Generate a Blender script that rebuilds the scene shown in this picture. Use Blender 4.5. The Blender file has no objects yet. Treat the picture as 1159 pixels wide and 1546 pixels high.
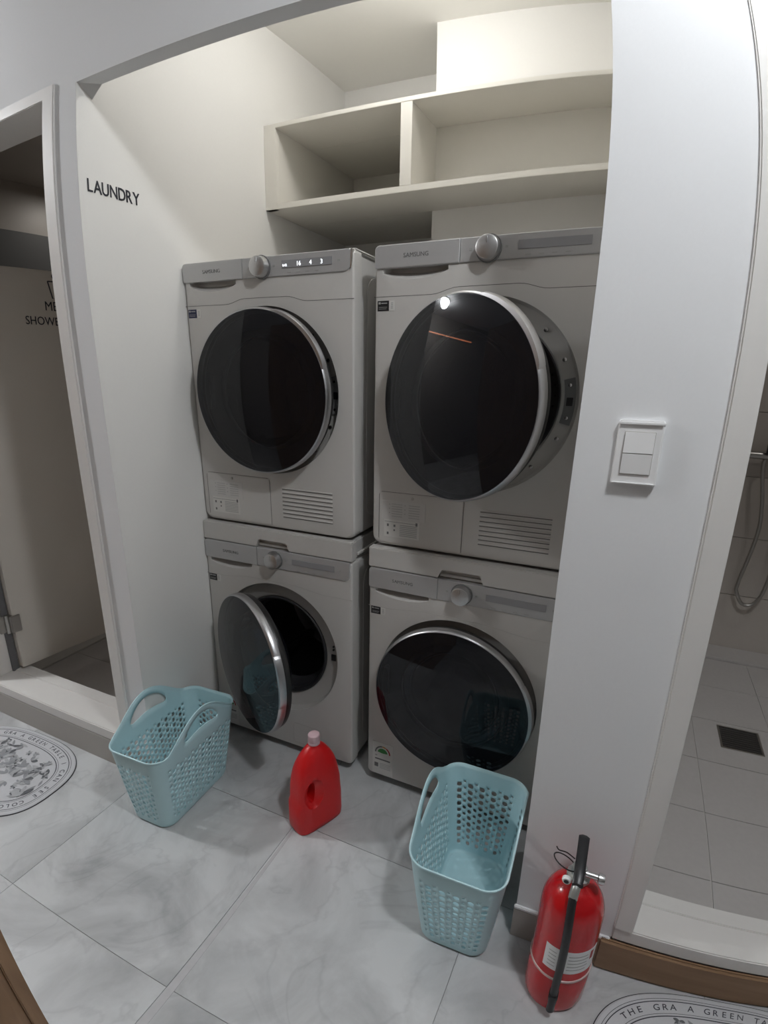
import bpy, bmesh, math, random
from mathutils import Matrix, Vector
random.seed(7)
PI = math.pi
SC = bpy.context.scene
COL = SC.collection

# ---------------------------------------------------------------- camera
cam_data = bpy.data.cameras.new('camera')
cam = bpy.data.objects.new('camera', cam_data); COL.objects.link(cam); SC.camera = cam
cam_data.type = 'PANO'                                  # wide phone lens with its own barrel curve
cam_data.panorama_type = 'FISHEYE_LENS_POLYNOMIAL'
cam_data.sensor_fit = 'HORIZONTAL'
cam_data.sensor_width = 11.59; cam_data.sensor_height = 15.46
cam_data.fisheye_polynomial_k0 = 0.0
for i_, c_ in enumerate((1.2977, -0.1622, -0.6361, 0.5107)):
    setattr(cam_data, 'fisheye_polynomial_k%d' % (i_ + 1), -c_ / 10 ** (i_ + 1))
cam_data.fisheye_fov = PI
cam_data.shift_x = 0.01385; cam_data.shift_y = 0.0297
cam_data.clip_start = 0.01
def aim(c, yaw, pitch, roll):
    cy, sy, cp, sp, cr, sr = math.cos(yaw), math.sin(yaw), math.cos(pitch), math.sin(pitch), math.cos(roll), math.sin(roll)
    f = Vector((-sy * cp, cy * cp, sp)); r0 = Vector((cy, sy, 0)); u0 = r0.cross(f)
    r = cr * r0 + sr * u0; u = -sr * r0 + cr * u0
    m = Matrix((r, u, -f)).transposed().to_4x4(); m.translation = Vector(c); return m
cam.matrix_world = aim((1.3176, -1.3974, 1.3714), 0.4349, -0.3097, 0.0120)

# ---------------------------------------------------------------- world, exposure, lamps
SC.view_settings.view_transform = 'Standard'; SC.view_settings.look = 'None'
SC.view_settings.exposure = 0.12; SC.view_settings.gamma = 1.0; SC.view_settings.use_curve_mapping = False
w = bpy.data.worlds.new('world'); SC.world = w; w.use_nodes = True
w.node_tree.nodes['Background'].inputs[0].default_value = (0.5, 0.55, 0.6, 1)
w.node_tree.nodes['Background'].inputs[1].default_value = 0.02

def lamp(name, loc, size, power, color, shape='DISK', size_y=None, rot=(0, 0, 0)):
    l = bpy.data.lights.new(name, 'AREA'); l.shape = shape; l.size = size; l.energy = power; l.color = color
    if size_y: l.size_y = size_y
    o = bpy.data.objects.new(name, l); o.location = loc; o.rotation_euler = rot; COL.objects.link(o); return o
HALL_R = (1.75, -0.95, 2.57); HALL_L = (-1.90, -1.05, 2.57); ALC = (0.62, 0.20, 2.56)
# the hall and the alcove are lit by glowing ceiling domes: (colour, strength) of each
DOME = {'hall_right': ((.95, .975, 1.0), 172.0), 'hall_left': ((.96, .98, 1.0), 310.0), 'alcove': ((1.0, .985, .95), 33.0)}
lamp('mens_room_lamp', (-1.25, 0.9, 2.27), 0.16, 1.6, (1.0, 0.96, 0.90))
lamp('shower_lamp', (2.3, 0.6, 2.35), 0.16, 2.2, (1.0, 0.96, 0.92))

# ---------------------------------------------------------------- materials
def mat(name, col, rough=0.5, metal=0.0, spec=0.5, noise=None, bump=0.0, nscale=40.0, coat=0.0, emit=None, alpha=None):
    m = bpy.data.materials.new(name); m.use_nodes = True
    nt = m.node_tree; b = nt.nodes['Principled BSDF']
    b.inputs['Base Color'].default_value = (*col, 1); b.inputs['Roughness'].default_value = rough
    b.inputs['Metallic'].default_value = metal; b.inputs['Specular IOR Level'].default_value = spec
    b.inputs['Coat Weight'].default_value = coat
    if emit: b.inputs['Emission Color'].default_value = (*emit[0], 1); b.inputs['Emission Strength'].default_value = emit[1]
    tc = nt.nodes.new('ShaderNodeTexCoord'); n = nt.nodes.new('ShaderNodeTexNoise')
    n.inputs['Scale'].default_value = nscale; n.inputs['Detail'].default_value = 5
    nt.links.new(tc.outputs['Object'], n.inputs['Vector'])
    a = noise if noise is not None else 0.03
    mr = nt.nodes.new('ShaderNodeMix'); mr.data_type = 'RGBA'
    mr.inputs['A'].default_value = (*[c * (1 - a) for c in col], 1); mr.inputs['B'].default_value = (*[min(1, c * (1 + a)) for c in col], 1)
    nt.links.new(n.outputs['Fac'], mr.inputs['Factor']); nt.links.new(mr.outputs['Result'], b.inputs['Base Color'])
    if bump:
        bp = nt.nodes.new('ShaderNodeBump'); bp.inputs['Strength'].default_value = bump; bp.inputs['Distance'].default_value = 0.002
        nt.links.new(n.outputs['Fac'], bp.inputs['Height']); nt.links.new(bp.outputs['Normal'], b.inputs['Normal'])
    return m
def marble(name):
    m = bpy.data.materials.new(name); m.use_nodes = True; nt = m.node_tree; N = nt.nodes; L = nt.links
    b = N['Principled BSDF']; b.inputs['Roughness'].default_value = 0.32; b.inputs['Specular IOR Level'].default_value = 0.35
    tc = N.new('ShaderNodeTexCoord'); oi = N.new('ShaderNodeObjectInfo')
    off = N.new('ShaderNodeVectorMath'); off.operation = 'SCALE'; off.inputs[0].default_value = (7, 3, 5); L.new(oi.outputs['Random'], off.inputs['Scale'])
    ad = N.new('ShaderNodeVectorMath'); ad.operation = 'ADD'; L.new(tc.outputs['Object'], ad.inputs[0]); L.new(off.outputs[0], ad.inputs[1])
    n1 = N.new('ShaderNodeTexNoise'); n1.inputs['Scale'].default_value = 3.2; n1.inputs['Detail'].default_value = 7; n1.inputs['Roughness'].default_value = .6; L.new(ad.outputs[0], n1.inputs['Vector'])
    n1.inputs['Distortion'].default_value = 0.8
    r1 = N.new('ShaderNodeValToRGB'); L.new(n1.outputs['Fac'], r1.inputs[0])
    r1.color_ramp.elements[0].position = .28; r1.color_ramp.elements[0].color = (.36, .37, .375, 1)
    r1.color_ramp.elements[1].position = .62; r1.color_ramp.elements[1].color = (.60, .615, .62, 1)
    n2 = N.new('ShaderNodeTexNoise'); n2.inputs['Scale'].default_value = 2.3; n2.inputs['Detail'].default_value = 5; n2.inputs['Distortion'].default_value = 1.6; L.new(ad.outputs[0], n2.inputs['Vector'])
    s = N.new('ShaderNodeMath'); s.operation = 'SUBTRACT'; s.inputs[1].default_value = .5; L.new(n2.outputs['Fac'], s.inputs[0])
    ab = N.new('ShaderNodeMath'); ab.operation = 'ABSOLUTE'; L.new(s.outputs[0], ab.inputs[0])
    r2 = N.new('ShaderNodeValToRGB'); L.new(ab.outputs[0], r2.inputs[0])
    r2.color_ramp.elements[0].position = 0.0; r2.color_ramp.elements[0].color = (.80, .80, .81, 1)
    r2.color_ramp.elements[1].position = .022; r2.color_ramp.elements[1].color = (1, 1, 1, 1)
    mx = N.new('ShaderNodeMix'); mx.data_type = 'RGBA'; mx.blend_type = 'MULTIPLY'; mx.inputs['Factor'].default_value = .5
    L.new(r1.outputs[0], mx.inputs['A']); L.new(r2.outputs[0], mx.inputs['B']); L.new(mx.outputs['Result'], b.inputs['Base Color'])
    return m
def tinted_glass(name, tint, rough=0.02):
    m = bpy.data.materials.new(name); m.use_nodes = True; nt = m.node_tree; N = nt.nodes; L = nt.links
    N.remove(N['Principled BSDF']); out = N['Material Output']
    tr = N.new('ShaderNodeBsdfTransparent'); tr.inputs[0].default_value = (*tint, 1)
    gl = N.new('ShaderNodeBsdfGlossy'); gl.inputs['Roughness'].default_value = rough; gl.inputs[0].default_value = (1, 1, 1, 1)
    fr = N.new('ShaderNodeFresnel'); fr.inputs[0].default_value = 1.42
    df = N.new('ShaderNodeBsdfDiffuse'); df.inputs[0].default_value = (.012, .013, .017, 1)
    m0 = N.new('ShaderNodeMixShader'); m0.inputs[0].default_value = .5; L.new(tr.outputs[0], m0.inputs[1]); L.new(df.outputs[0], m0.inputs[2])
    mx = N.new('ShaderNodeMixShader'); L.new(fr.outputs[0], mx.inputs[0]); L.new(m0.outputs[0], mx.inputs[1]); L.new(gl.outputs[0], mx.inputs[2])
    L.new(mx.outputs[0], out.inputs[0]); return m
def wood(name, c1, c2, axis_scale=(1, 1, .12)):
    m = bpy.data.materials.new(name); m.use_nodes = True; nt = m.node_tree; N = nt.nodes; L = nt.links
    b = N['Principled BSDF']; b.inputs['Roughness'].default_value = .45
    tc = N.new('ShaderNodeTexCoord'); mp = N.new('ShaderNodeMapping'); mp.inputs['Scale'].default_value = axis_scale; L.new(tc.outputs['Object'], mp.inputs[0])
    n = N.new('ShaderNodeTexNoise'); n.inputs['Scale'].default_value = 45; n.inputs['Detail'].default_value = 6; n.inputs['Distortion'].default_value = .6; L.new(mp.outputs[0], n.inputs['Vector'])
    r = N.new('ShaderNodeValToRGB'); r.color_ramp.elements[0].color = (*c1, 1); r.color_ramp.elements[1].color = (*c2, 1)
    r.color_ramp.elements[0].position = .3; r.color_ramp.elements[1].position = .7
    L.new(n.outputs['Fac'], r.inputs[0]); L.new(r.outputs[0], b.inputs['Base Color']); return m

M = {}
M['wall'] = mat('wall_paint', (.80, .81, .82), .75, noise=.012, bump=.08, nscale=120)
M['alcove_ceil'] = mat('alcove_ceiling_paint', (.86, .85, .815), .8, noise=.01)
M['alcove'] = mat('alcove_paint', (.81, .80, .775), .7, noise=.012, bump=.05, nscale=120)
M['far'] = mat('far_wall_taupe', (.27, .25, .23), .7)
M['ceil'] = mat('ceiling_paint', (.80, .81, .82), .8, noise=.01)
M['trim'] = mat('painted_casing', (.76, .745, .72), .45, noise=.015)
M['shelf'] = mat('shelf_laminate', (.78, .755, .695), .45, noise=.012)
M['marble'] = marble('marble_tile')
M['grout'] = mat('grout', (.36, .36, .36), .9)
M['strip'] = mat('grey_joint_strip', (.50, .50, .51), .6, noise=.1)
M['room_tile'] = mat('room_floor_tile', (.52, .50, .485), .45, noise=.06, bump=.1, nscale=60)
M['room_grout'] = mat('room_grout', (.62, .60, .57), .9)
M['room_wall'] = mat('room_wall_tile', (.50, .46, .42), .4, noise=.03)
M['base'] = mat('grey_base', (.44, .42, .39), .5, noise=.02)
M['wood'] = wood('brown_wood', (.23, .13, .065), (.35, .205, .11))
M['wood_base'] = wood('brown_wood_base', (.25, .15, .08), (.32, .20, .115), (.1, 1, 1))
M['enamel'] = mat('greige_enamel', (.585, .57, .545), .32, noise=.01, coat=.1)
M['enamel_side'] = mat('greige_enamel_side', (.55, .54, .525), .4, noise=.01)
M['panel'] = mat('silver_panel', (.50, .50, .50), .38, metal=.35, noise=.02, nscale=300)
M['panel_end'] = mat('chrome_end', (.8, .8, .8), .15, metal=1)
M['chrome'] = mat('brushed_chrome', (.50, .50, .51), .36, metal=1, noise=.05)
M['knob'] = mat('knob_metal', (.58, .58, .58), .36, metal=.95, noise=.05, nscale=200)
M['display'] = mat('display_bar', (.30, .30, .31), .3, noise=.03)
M['logo'] = mat('logo_grey', (.16, .16, .16), .4)
M['seam'] = mat('seam_dark', (.13, .125, .12), .7)
M['dark'] = mat('dark_rubber', (.022, .022, .024), .5)
M['black'] = mat('black_plastic', (.012, .012, .014), .35)
M['backring'] = mat('door_back_ring', (.016, .016, .016), .3)
M['recess'] = mat('grey_recess', (.47, .455, .43), .45, noise=.02)
M['plate'] = mat('dark_grey_plate', (.17, .17, .17), .45)
M['drum'] = mat('drum_steel', (.25, .25, .26), .35, metal=.9, noise=.1, nscale=80)
M['drum_dark'] = mat('dryer_drum', (.16, .16, .17), .4, metal=.8, noise=.1, nscale=80)
M['screw'] = mat('screw_steel', (.7, .7, .7), .25, metal=1)
M['glass'] = tinted_glass('tinted_door_glass', (.20, .21, .24))
M['glass_blue'] = tinted_glass('tinted_washer_glass', (.24, .27, .33))
M['bowl'] = tinted_glass('bowl_glass', (.45, .47, .5))
M['paper'] = mat('label_paper', (.66, .65, .62), .5)
M['film'] = mat('label_film', (.60, .59, .57), .4)
M['ink'] = mat('label_ink', (.15, .15, .15), .6)
M['ink_grey'] = mat('label_ink_grey', (.40, .40, .39), .6)
M['blue'] = mat('sticker_blue', (.022, .025, .07), .4)
M['sticker_black'] = mat('sticker_black', (.012, .012, .014), .4)
M['green'] = mat('label_green', (.05, .24, .06), .5)
M['orange'] = mat('label_orange', (.55, .27, .06), .5)
M['redink'] = mat('label_red', (.40, .03, .03), .5)
M['lit'] = mat('lit_digits', (1, 1, 1), .5, emit=((.9, .94, 1), 1.2))
for k_, e_ in DOME.items(): M['dome_' + k_] = mat('dome_' + k_, (1, 1, 1), .5, emit=e_)
M['basket'] = mat('pale_blue_plastic', (.52, .75, .80), .38, noise=.015, spec=.4)
M['jug'] = mat('red_bottle_plastic', (.62, .008, .010), .36, noise=.02)
M['cap'] = mat('pink_cap', (.62, .44, .47), .45)
M['ext'] = mat('extinguisher_red', (.50, .006, .010), .18, coat=.3, noise=.01)
M['hose'] = mat('black_hose', (.018, .017, .018), .42)
M['brass'] = mat('grey_valve', (.45, .46, .44), .35, metal=.7)
M['white'] = mat('white_plastic', (.86, .86, .86), .28, noise=.005)
M['whiteband'] = mat('pale_band', (.62, .45, .43), .5)
M['letter'] = mat('black_lettering', (.018, .02, .03), .45)
M['mat'] = mat('mat_cloth', (.58, .59, .61), .9, noise=.06, nscale=250, bump=.2)
M['matedge'] = mat('mat_edge', (.035, .035, .04), .8)
M['matink'] = mat('mat_ink', (.06, .062, .075), .9)
M['mat_g1'] = mat('mat_print_grey', (.30, .31, .325), .9, noise=.25, nscale=60)
M['mat_g2'] = mat('mat_print_dark', (.13, .135, .145), .9, noise=.3, nscale=60)
M['mat_g3'] = mat('mat_print_pale', (.43, .44, .455), .9, noise=.15, nscale=60)
M['leaf'] = mat('door_leaf_paint', (.60, .57, .52), .5, noise=.01)
M['gasket'] = mat('jamb_gasket', (.13, .13, .135), .6)
M['steel'] = mat('stainless', (.45, .44, .42), .3, metal=1, noise=.05)
M['drain'] = mat('drain_metal', (.10, .095, .09), .45, metal=.5)
M['darkband'] = mat('dark_wall_band', (.10, .10, .10), .5)

# ---------------------------------------------------------------- helpers
def link(name, bm, m, parent=None, smooth=False, mats=None):
    bmesh.ops.recalc_face_normals(bm, faces=bm.faces[:])
    me = bpy.data.meshes.new(name); bm.to_mesh(me); bm.free()
    for k in (mats or [m]): me.materials.append(k)
    if smooth:
        for p in me.polygons: p.use_smooth = True
        me.set_sharp_from_angle(angle=math.radians(38))
    o = bpy.data.objects.new(name, me); COL.objects.link(o)
    if name in ('panel_symbols', 'label_print', 'sticker_print', 'printed_rings', 'mat_lettering', 'botanical_print', 'brand_lettering', 'room_lettering', 'lit_digits'): o['kind'] = 'stuff'
    if parent is not None: o.parent = parent
    return o
def tag(o, label=None, cat=None, group=None, kind=None):
    if label: o['label'] = label
    if cat: o['category'] = cat
    if group: o['group'] = group
    if kind: o['kind'] = kind
    return o
def thing(name, loc, label, cat, group=None, rz=0.0):
    o = bpy.data.objects.new(name, None); COL.objects.link(o); o.empty_display_size = .05
    o.location = loc; o.rotation_euler = (0, 0, rz); return tag(o, label, cat, group)
def pivot(name, parent, loc, rz=0.0): pass
def box(bm, x0, x1, y0, y1, z0, z1, mi=0):
    v = [bm.verts.new(p) for p in ((x0, y0, z0), (x1, y0, z0), (x1, y1, z0), (x0, y1, z0), (x0, y0, z1), (x1, y0, z1), (x1, y1, z1), (x0, y1, z1))]
    fs = [bm.faces.new([v[i] for i in q]) for q in ((0, 3, 2, 1), (4, 5, 6, 7), (0, 1, 5, 4), (1, 2, 6, 5), (2, 3, 7, 6), (3, 0, 4, 7))]
    for f in fs: f.material_index = mi
    return v
def bbox(x0, x1, y0, y1, z0, z1, r=0.003, seg=2):
    bm = bmesh.new(); box(bm, x0, x1, y0, y1, z0, z1)
    bmesh.ops.bevel(bm, geom=bm.edges[:], offset=r, segments=seg, affect='EDGES', clamp_overlap=True); return bm
def boxes(lst):
    bm = bmesh.new()
    for b in lst: box(bm, *b)
    return bm
def lathe(prof, n=64, axis='z', c=(0, 0, 0), a0=0.0, a1=2 * PI, cap0=False, cap1=False):
    """prof = [(r, h)]; axis z: h along +z, axis y: h along +y."""
    bm = bmesh.new(); full = abs(a1 - a0 - 2 * PI) < 1e-6; cnt = n if full else n + 1
    rings = []
    for r, h in prof:
        if r < 1e-6:
            p = (0, 0, h) if axis == 'z' else ((0, h, 0) if axis == 'y' else (h, 0, 0)); rings.append([bm.verts.new(Vector(p) + Vector(c))]); continue
        ring = []
        for i in range(cnt):
            a = a0 + (a1 - a0) * i / n
            p = {'z': (r * math.cos(a), r * math.sin(a), h), 'y': (r * math.cos(a), h, r * math.sin(a)), 'x': (h, r * math.cos(a), r * math.sin(a))}[axis]
            ring.append(bm.verts.new(Vector(p) + Vector(c)))
        rings.append(ring)
    for A, B in zip(rings, rings[1:]):
        for i in range(n if full else n):
            j = (i + 1) % cnt if full else i + 1
            if len(A) == 1 and len(B) == 1: continue
            if len(A) == 1: bm.faces.new((A[0], B[i], B[j]))
            elif len(B) == 1: bm.faces.new((A[i], A[j], B[0]))
            else: bm.faces.new((A[i], A[j], B[j], B[i]))
    if cap0 and len(rings[0]) > 2: bm.faces.new(rings[0])
    if cap1 and len(rings[-1]) > 2: bm.faces.new(rings[-1])
    return bm
def tube(path, r, n=10, closed=False, radii=None, bm=None):
    bm = bm or bmesh.new(); P = [Vector(p) for p in path]; rings = []; up = None; K = len(P)
    for i in range(K):
        a = P[(i - 1) % K] if (closed or i > 0) else P[i]; b = P[(i + 1) % K] if (closed or i < K - 1) else P[i]
        t = (b - a).normalized()
        if up is None: up = t.orthogonal().normalized()
        up = (up - t * up.dot(t)).normalized(); s = t.cross(up)
        rr = radii[i] if radii else r
        rings.append([bm.verts.new(P[i] + rr * (math.cos(2 * PI * k / n) * up + math.sin(2 * PI * k / n) * s)) for k in range(n)])
    prs = list(zip(rings, rings[1:])) + ([(rings[-1], rings[0])] if closed else [])
    for A, B in prs:
        for k in range(n): bm.faces.new((A[k], A[(k + 1) % n], B[(k + 1) % n], B[k]))
    if not closed: bm.faces.new(rings[0]); bm.faces.new(rings[-1])
    return bm
def smoothpath(pts, n=8):
    P = [Vector(p) for p in pts]; out = []
    for i in range(len(P) - 1):
        p0 = P[max(i - 1, 0)]; p1 = P[i]; p2 = P[i + 1]; p3 = P[min(i + 2, len(P) - 1)]
        for k in range(n):
            t = k / n
            out.append(.5 * ((2 * p1) + (-p0 + p2) * t + (2 * p0 - 5 * p1 + 4 * p2 - p3) * t * t + (-p0 + 3 * p1 - 3 * p2 + p3) * t ** 3))
    out.append(P[-1]); return out
def prism(pts, y0, y1, ax='y'):
    """closed outline [(a, b)] extruded along ax: y -> (a, y, b); x -> (x, a, b); z -> (a, b, z)."""
    bm = bmesh.new(); f = {'y': lambda a, b, h: (a, h, b), 'x': lambda a, b, h: (h, a, b), 'z': lambda a, b, h: (a, b, h)}[ax]
    A = [bm.verts.new(f(a, b, y0)) for a, b in pts]; B = [bm.verts.new(f(a, b, y1)) for a, b in pts]
    bm.faces.new(A); bm.faces.new(B[::-1])
    for i in range(len(pts)): j = (i + 1) % len(pts); bm.faces.new((A[i], B[i], B[j], A[j]))
    return bm
def rrect(x0, x1, z0, z1, r, n=6, rs=None):
    rs = rs or (r, r, r, r); out = []
    for (cx, cz, a, q) in ((x1, z1, 0, rs[0]), (x0, z1, PI / 2, rs[1]), (x0, z0, PI, rs[2]), (x1, z0, 1.5 * PI, rs[3])):
        sx = -1 if cx == x1 else 1; sz = -1 if cz == z1 else 1
        for k in range(n + 1):
            t = a + PI / 2 * k / n; out.append((cx + sx * q + q * math.cos(t), cz + sz * q + q * math.sin(t)))
    return out
def merge(bm, other):
    me = bpy.data.meshes.new('tmp'); other.to_mesh(me); other.free(); bm.from_mesh(me); bpy.data.meshes.remove(me)
def text_bm(txt, size, ext=0.0003, align='CENTER', bold=0.0):
    bold = 0.0 if 'M' in txt or 'N' in txt else min(bold, size * .006)
    cu = bpy.data.curves.new('t', 'FONT'); cu.body = txt; cu.size = size; cu.extrude = ext; cu.align_x = align; cu.offset = bold; cu.resolution_u = 3
    o = bpy.data.objects.new('t', cu); COL.objects.link(o)
    me = bpy.data.meshes.new_from_object(o.evaluated_get(bpy.context.evaluated_depsgraph_get()))
    bpy.data.objects.remove(o); bpy.data.curves.remove(cu)
    bm = bmesh.new(); bm.from_mesh(me); bpy.data.meshes.remove(me); return bm
def place_text(bm, loc, xdir, updir, sx=1.0):
    x = Vector(xdir).normalized(); u = Vector(updir).normalized(); n = x.cross(u)
    m = Matrix((x * sx, u, n)).transposed().to_4x4(); m.translation = Vector(loc); bmesh.ops.transform(bm, matrix=m, verts=bm.verts[:]); return bm
def boolean(o, cutbm, op='DIFFERENCE'):
    bpy.context.view_layer.update()
    c = link('cut', cutbm, M['dark']); c.matrix_world = o.matrix_world.copy()
    md = o.modifiers.new('b', 'BOOLEAN'); md.object = c; md.operation = op; md.solver = 'EXACT'
    bpy.context.view_layer.update()
    me = bpy.data.meshes.new_from_object(o.evaluated_get(bpy.context.evaluated_depsgraph_get()))
    o.modifiers.clear(); old = o.data; o.data = me; bpy.data.meshes.remove(old); bpy.data.objects.remove(c)
    me.name = o.name
    return o
def struct(name, bm, m, parent=None, label=None):
    o = link(name, bm, m, parent)
    if parent is None: o['kind'] = 'structure'
    return o
def smooth_obj(o, ang=38):
    for p in o.data.polygons: p.use_smooth = True
    o.data.set_sharp_from_angle(angle=math.radians(ang))

# ---------------------------------------------------------------- structure
YF = -0.349; YH = -0.297; CZ = 2.576
BBZ = 0.105; SILL = 0.146; HEAD = 2.067
# hall floor: slab with separate marble tiles
floor = struct('floor', boxes([(-2.6, 4.0, -3.2, YF, -.06, -.003), (0.0, 1.275, YF, 1.2, -.06, -.003)]), M['grout'])
TJ = .59; g = .0011
def tile_set(parent, x0, x1, y0, y1, ox, oy, px, py, ztop, m, name='tile', stag=0.0, gap=.0009, thick=.006):
    ny0 = math.floor((y0 - oy) / py); ny1 = math.ceil((y1 - oy) / py)
    for j in range(ny0, ny1):
        o_ = ox + (stag * px if j % 2 else 0)
        for i in range(math.floor((x0 - o_) / px), math.ceil((x1 - o_) / px)):
            a0 = max(o_ + i * px, x0); a1 = min(o_ + (i + 1) * px, x1); b0 = max(oy + j * py, y0); b1 = min(oy + (j + 1) * py, y1)
            if a1 - a0 < .01 or b1 - b0 < .01: continue
            bm = bmesh.new(); box(bm, a0 + gap, a1 - gap, b0 + gap, b1 - gap, ztop - thick, ztop)
            link(name, bm, m, parent)
tile_set(floor, -1.71, 2.9, -2.05, -.285, .54, -.852, TJ, .567, 0.0, M['marble'])
tile_set(floor, 0.0, 1.275, -.285, 0.75, .54, -.852, TJ, .567, 0.0, M['marble'])
# grey adhesive strip left along one joint
link('joint_strip', prism([(.546, -.30), (.552, -.30), (.566, -1.02), (.541, -1.02)], -.0005, .0006, 'z'), M['strip'], floor)

struct('ceiling', boxes([(-2.6, 4.0, -3.2, YF, 2.6, 2.66)]), M['ceil'])
struct('ceiling_alcove', boxes([(0.0, 1.275, YH, 1.2, CZ, 2.66)]), M['alcove_ceil'])
struct('wall_front', boxes([
    (-2.6, -.93, YF, YH, 0, 2.6), (-.93, -.085, YF, YH, 2.102, 2.6), (-.0851, 0.0, YF, 1.2, 0, 2.6),
    (0.0, 1.2405, YF, YH, 2.082, 2.6), (1.2405, 1.468, YF, YH + .03, 0, 2.6),
    (1.468, 2.46, YF, YH, 2.102, 2.6), (2.46, 4.0, YF, YH, 0, 2.6)]), M['wall'])
# small tapering fillet where the header meets the left alcove wall
bm = bmesh.new(); v = [bm.verts.new(p) for p in ((0.0, YF + .004, 2.083), (0.0, YH, 2.050), (.040, YH, 2.083), (0.0, YH, 2.083))]
for q in ((0, 1, 2), (0, 3, 1), (1, 3, 2), (0, 2, 3)): bm.faces.new([v[i] for i in q])
struct('trim_1', bm, M['wall'])
struct('wall_alcove_back', boxes([(0.0, .566, 1.078, 1.2, 0, CZ), (.566, 1.275, .700, 1.2, 0, CZ)]), M['alcove'])
struct('wall_alcove_left', boxes([(-.002, .001, YF + .0004, 1.078, 0, 2.60)]), M['alcove'])
struct('wall_alcove_right', boxes([(1.275, 1.468, YH + .03, 1.2, 0, CZ)]), M['alcove'])
struct('wall_left', boxes([(-2.66, -2.6, -3.2, YF, 0, 2.6)]), M['far'])
struct('wall_right', boxes([(4.0, 4.06, -3.2, YF, 0, 2.6)]), M['far'])
struct('wall_back', boxes([(-2.6, 4.0, -3.26, -3.2, 0, 2.6)]), M['far'])

# base boards
struct('baseboard_front', bbox(1.236, 1.441, YF - .008, YF, 0, BBZ - .008, .001), M['base'])
struct('trim_2', bbox(1.236, 1.4665, YF - .009, YF, BBZ - .008, BBZ + .002, .002), M['white'])
struct('baseboard_right', bbox(1.4415, 2.9, YF - .016, YF, 0, BBZ, .006, 3), M['wood_base'])
struct('baseboard_left', bbox(-1.6, 0.004, YF - .004, YF, 0, BBZ - .001, .001), M['base'])

# left doorway (trim_3): stiles, head, sill, each a piece
d1 = bpy.data.objects.new('trim_3', None); COL.objects.link(d1); d1['kind'] = 'structure'
link('sill', bbox(-.93, -.085, YF - .003, -.235, BBZ, SILL, .003), M['trim'], d1)
link('sill_rim', bbox(-.93, -.13, -.252, -.20, BBZ - .03, SILL + .004, .002), M['trim'], d1)
link('door_stile', bbox(-.13, -.0848, YF - .008, -.20, SILL, HEAD + .035, .002), M['trim'], d1)
link('door_stop', bbox(-.142, -.13, -.27, -.20, SILL, HEAD, .002), M['trim'], d1)
link('door_stile', bbox(-.965, -.905, YF - .008, -.20, SILL, HEAD + .035, .002), M['trim'], d1)
link('door_head', bbox(-.965, -.0849, YF - .0075, -.20, HEAD, HEAD + .035, .002), M['trim'], d1)
link('gasket', bbox(-.904, -.893, -.262, -.235, SILL, HEAD, .001), M['gasket'], d1)
# right doorway (trim_4)
d2 = bpy.data.objects.new('trim_4', None); COL.objects.link(d2); d2['kind'] = 'structure'
link('sill', bbox(1.468, 2.46, YF - .004, -.245, BBZ, SILL, .003), M['trim'], d2)
link('sill_rim', bbox(1.51, 2.43, -.262, -.215, BBZ - .04, SILL + .004, .002), M['trim'], d2)
link('door_stile', bbox(1.4676, 1.511, YF - .008, -.23, SILL - .002, HEAD + .035, .003), M['trim'], d2)
link('door_stile', bbox(2.42, 2.462, YF - .008, -.23, SILL - .002, HEAD + .035, .003), M['trim'], d2)
link('door_head', bbox(1.4677, 2.46, YF - .0075, -.23, HEAD, HEAD + .035, .003), M['trim'], d2)

# men's shower room behind the left doorway
mf = struct('floor_mens', boxes([(-1.6, -.085, YH, 1.6, -.05, .024)]), M['room_grout'])
tile_set(mf, -1.6, -.085, YH + .02, 1.6, -1.0, .10, .6, .30, .030, M['room_tile'])
struct('wall_mens', boxes([(-1.66, -1.6, YH, 1.6, 0, 2.31), (-1.66, -.085, 1.6, 1.66, 0, 2.31)]), M['room_wall'])
struct('ceiling_mens', boxes([(-1.66, -.085, YH, 1.66, 2.31, 2.36)]), M['room_wall'])
struct('trim_5', boxes([(-1.6, -1.592, YH, 1.6, 1.80, 2.064)]), M['darkband'])
struct('trim_6', bbox(-1.6, -1.0, -.2, 1.6, .03, .036, .002), M['room_grout'])
struct('wall_mens_right', boxes([(-.094, -.0855, -.19, 1.6, 0, 2.31)]), M['room_wall'])

# tiled shower behind the right doorway
sf = struct('floor_shower', boxes([(1.47, 3.1, YH, 1.62, -.05, .026)]), M['room_grout'])
tile_set(sf, 1.47, 3.1, YH + .02, 1.445, 1.735, -.003, .29, .289, .030, M['room_tile'], gap=.0018)
sw = struct('wall_shower', boxes([(1.47, 3.16, 1.605, 1.68, 0, 2.4), (1.47, 1.476, YH + .04, 1.605, 0, 2.4), (3.1, 3.16, YH, 1.605, 0, 2.4)]), M['room_grout'])
for j in range(8):
    for i in range(4):
        a0 = 1.476 + i * .6 - .35; a1 = a0 + .6
        b0 = .03 + j * .3; b1 = min(b0 + .3, 2.4)
        bm = bmesh.new(); box(bm, max(a0, 1.476) + .0015, min(a1, 3.1) - .0015, 1.597, 1.606, b0 + .0015, b1 - .0015); link('tile', bm, M['room_wall'], sw)
struct('trim_7', bbox(1.476, 3.1, 1.445, 1.597, .026, .042, .003), M['room_tile'])
struct('ceiling_shower', boxes([(1.47, 3.16, YH, 1.68, 2.4, 2.45)]), M['ceil'])

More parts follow.
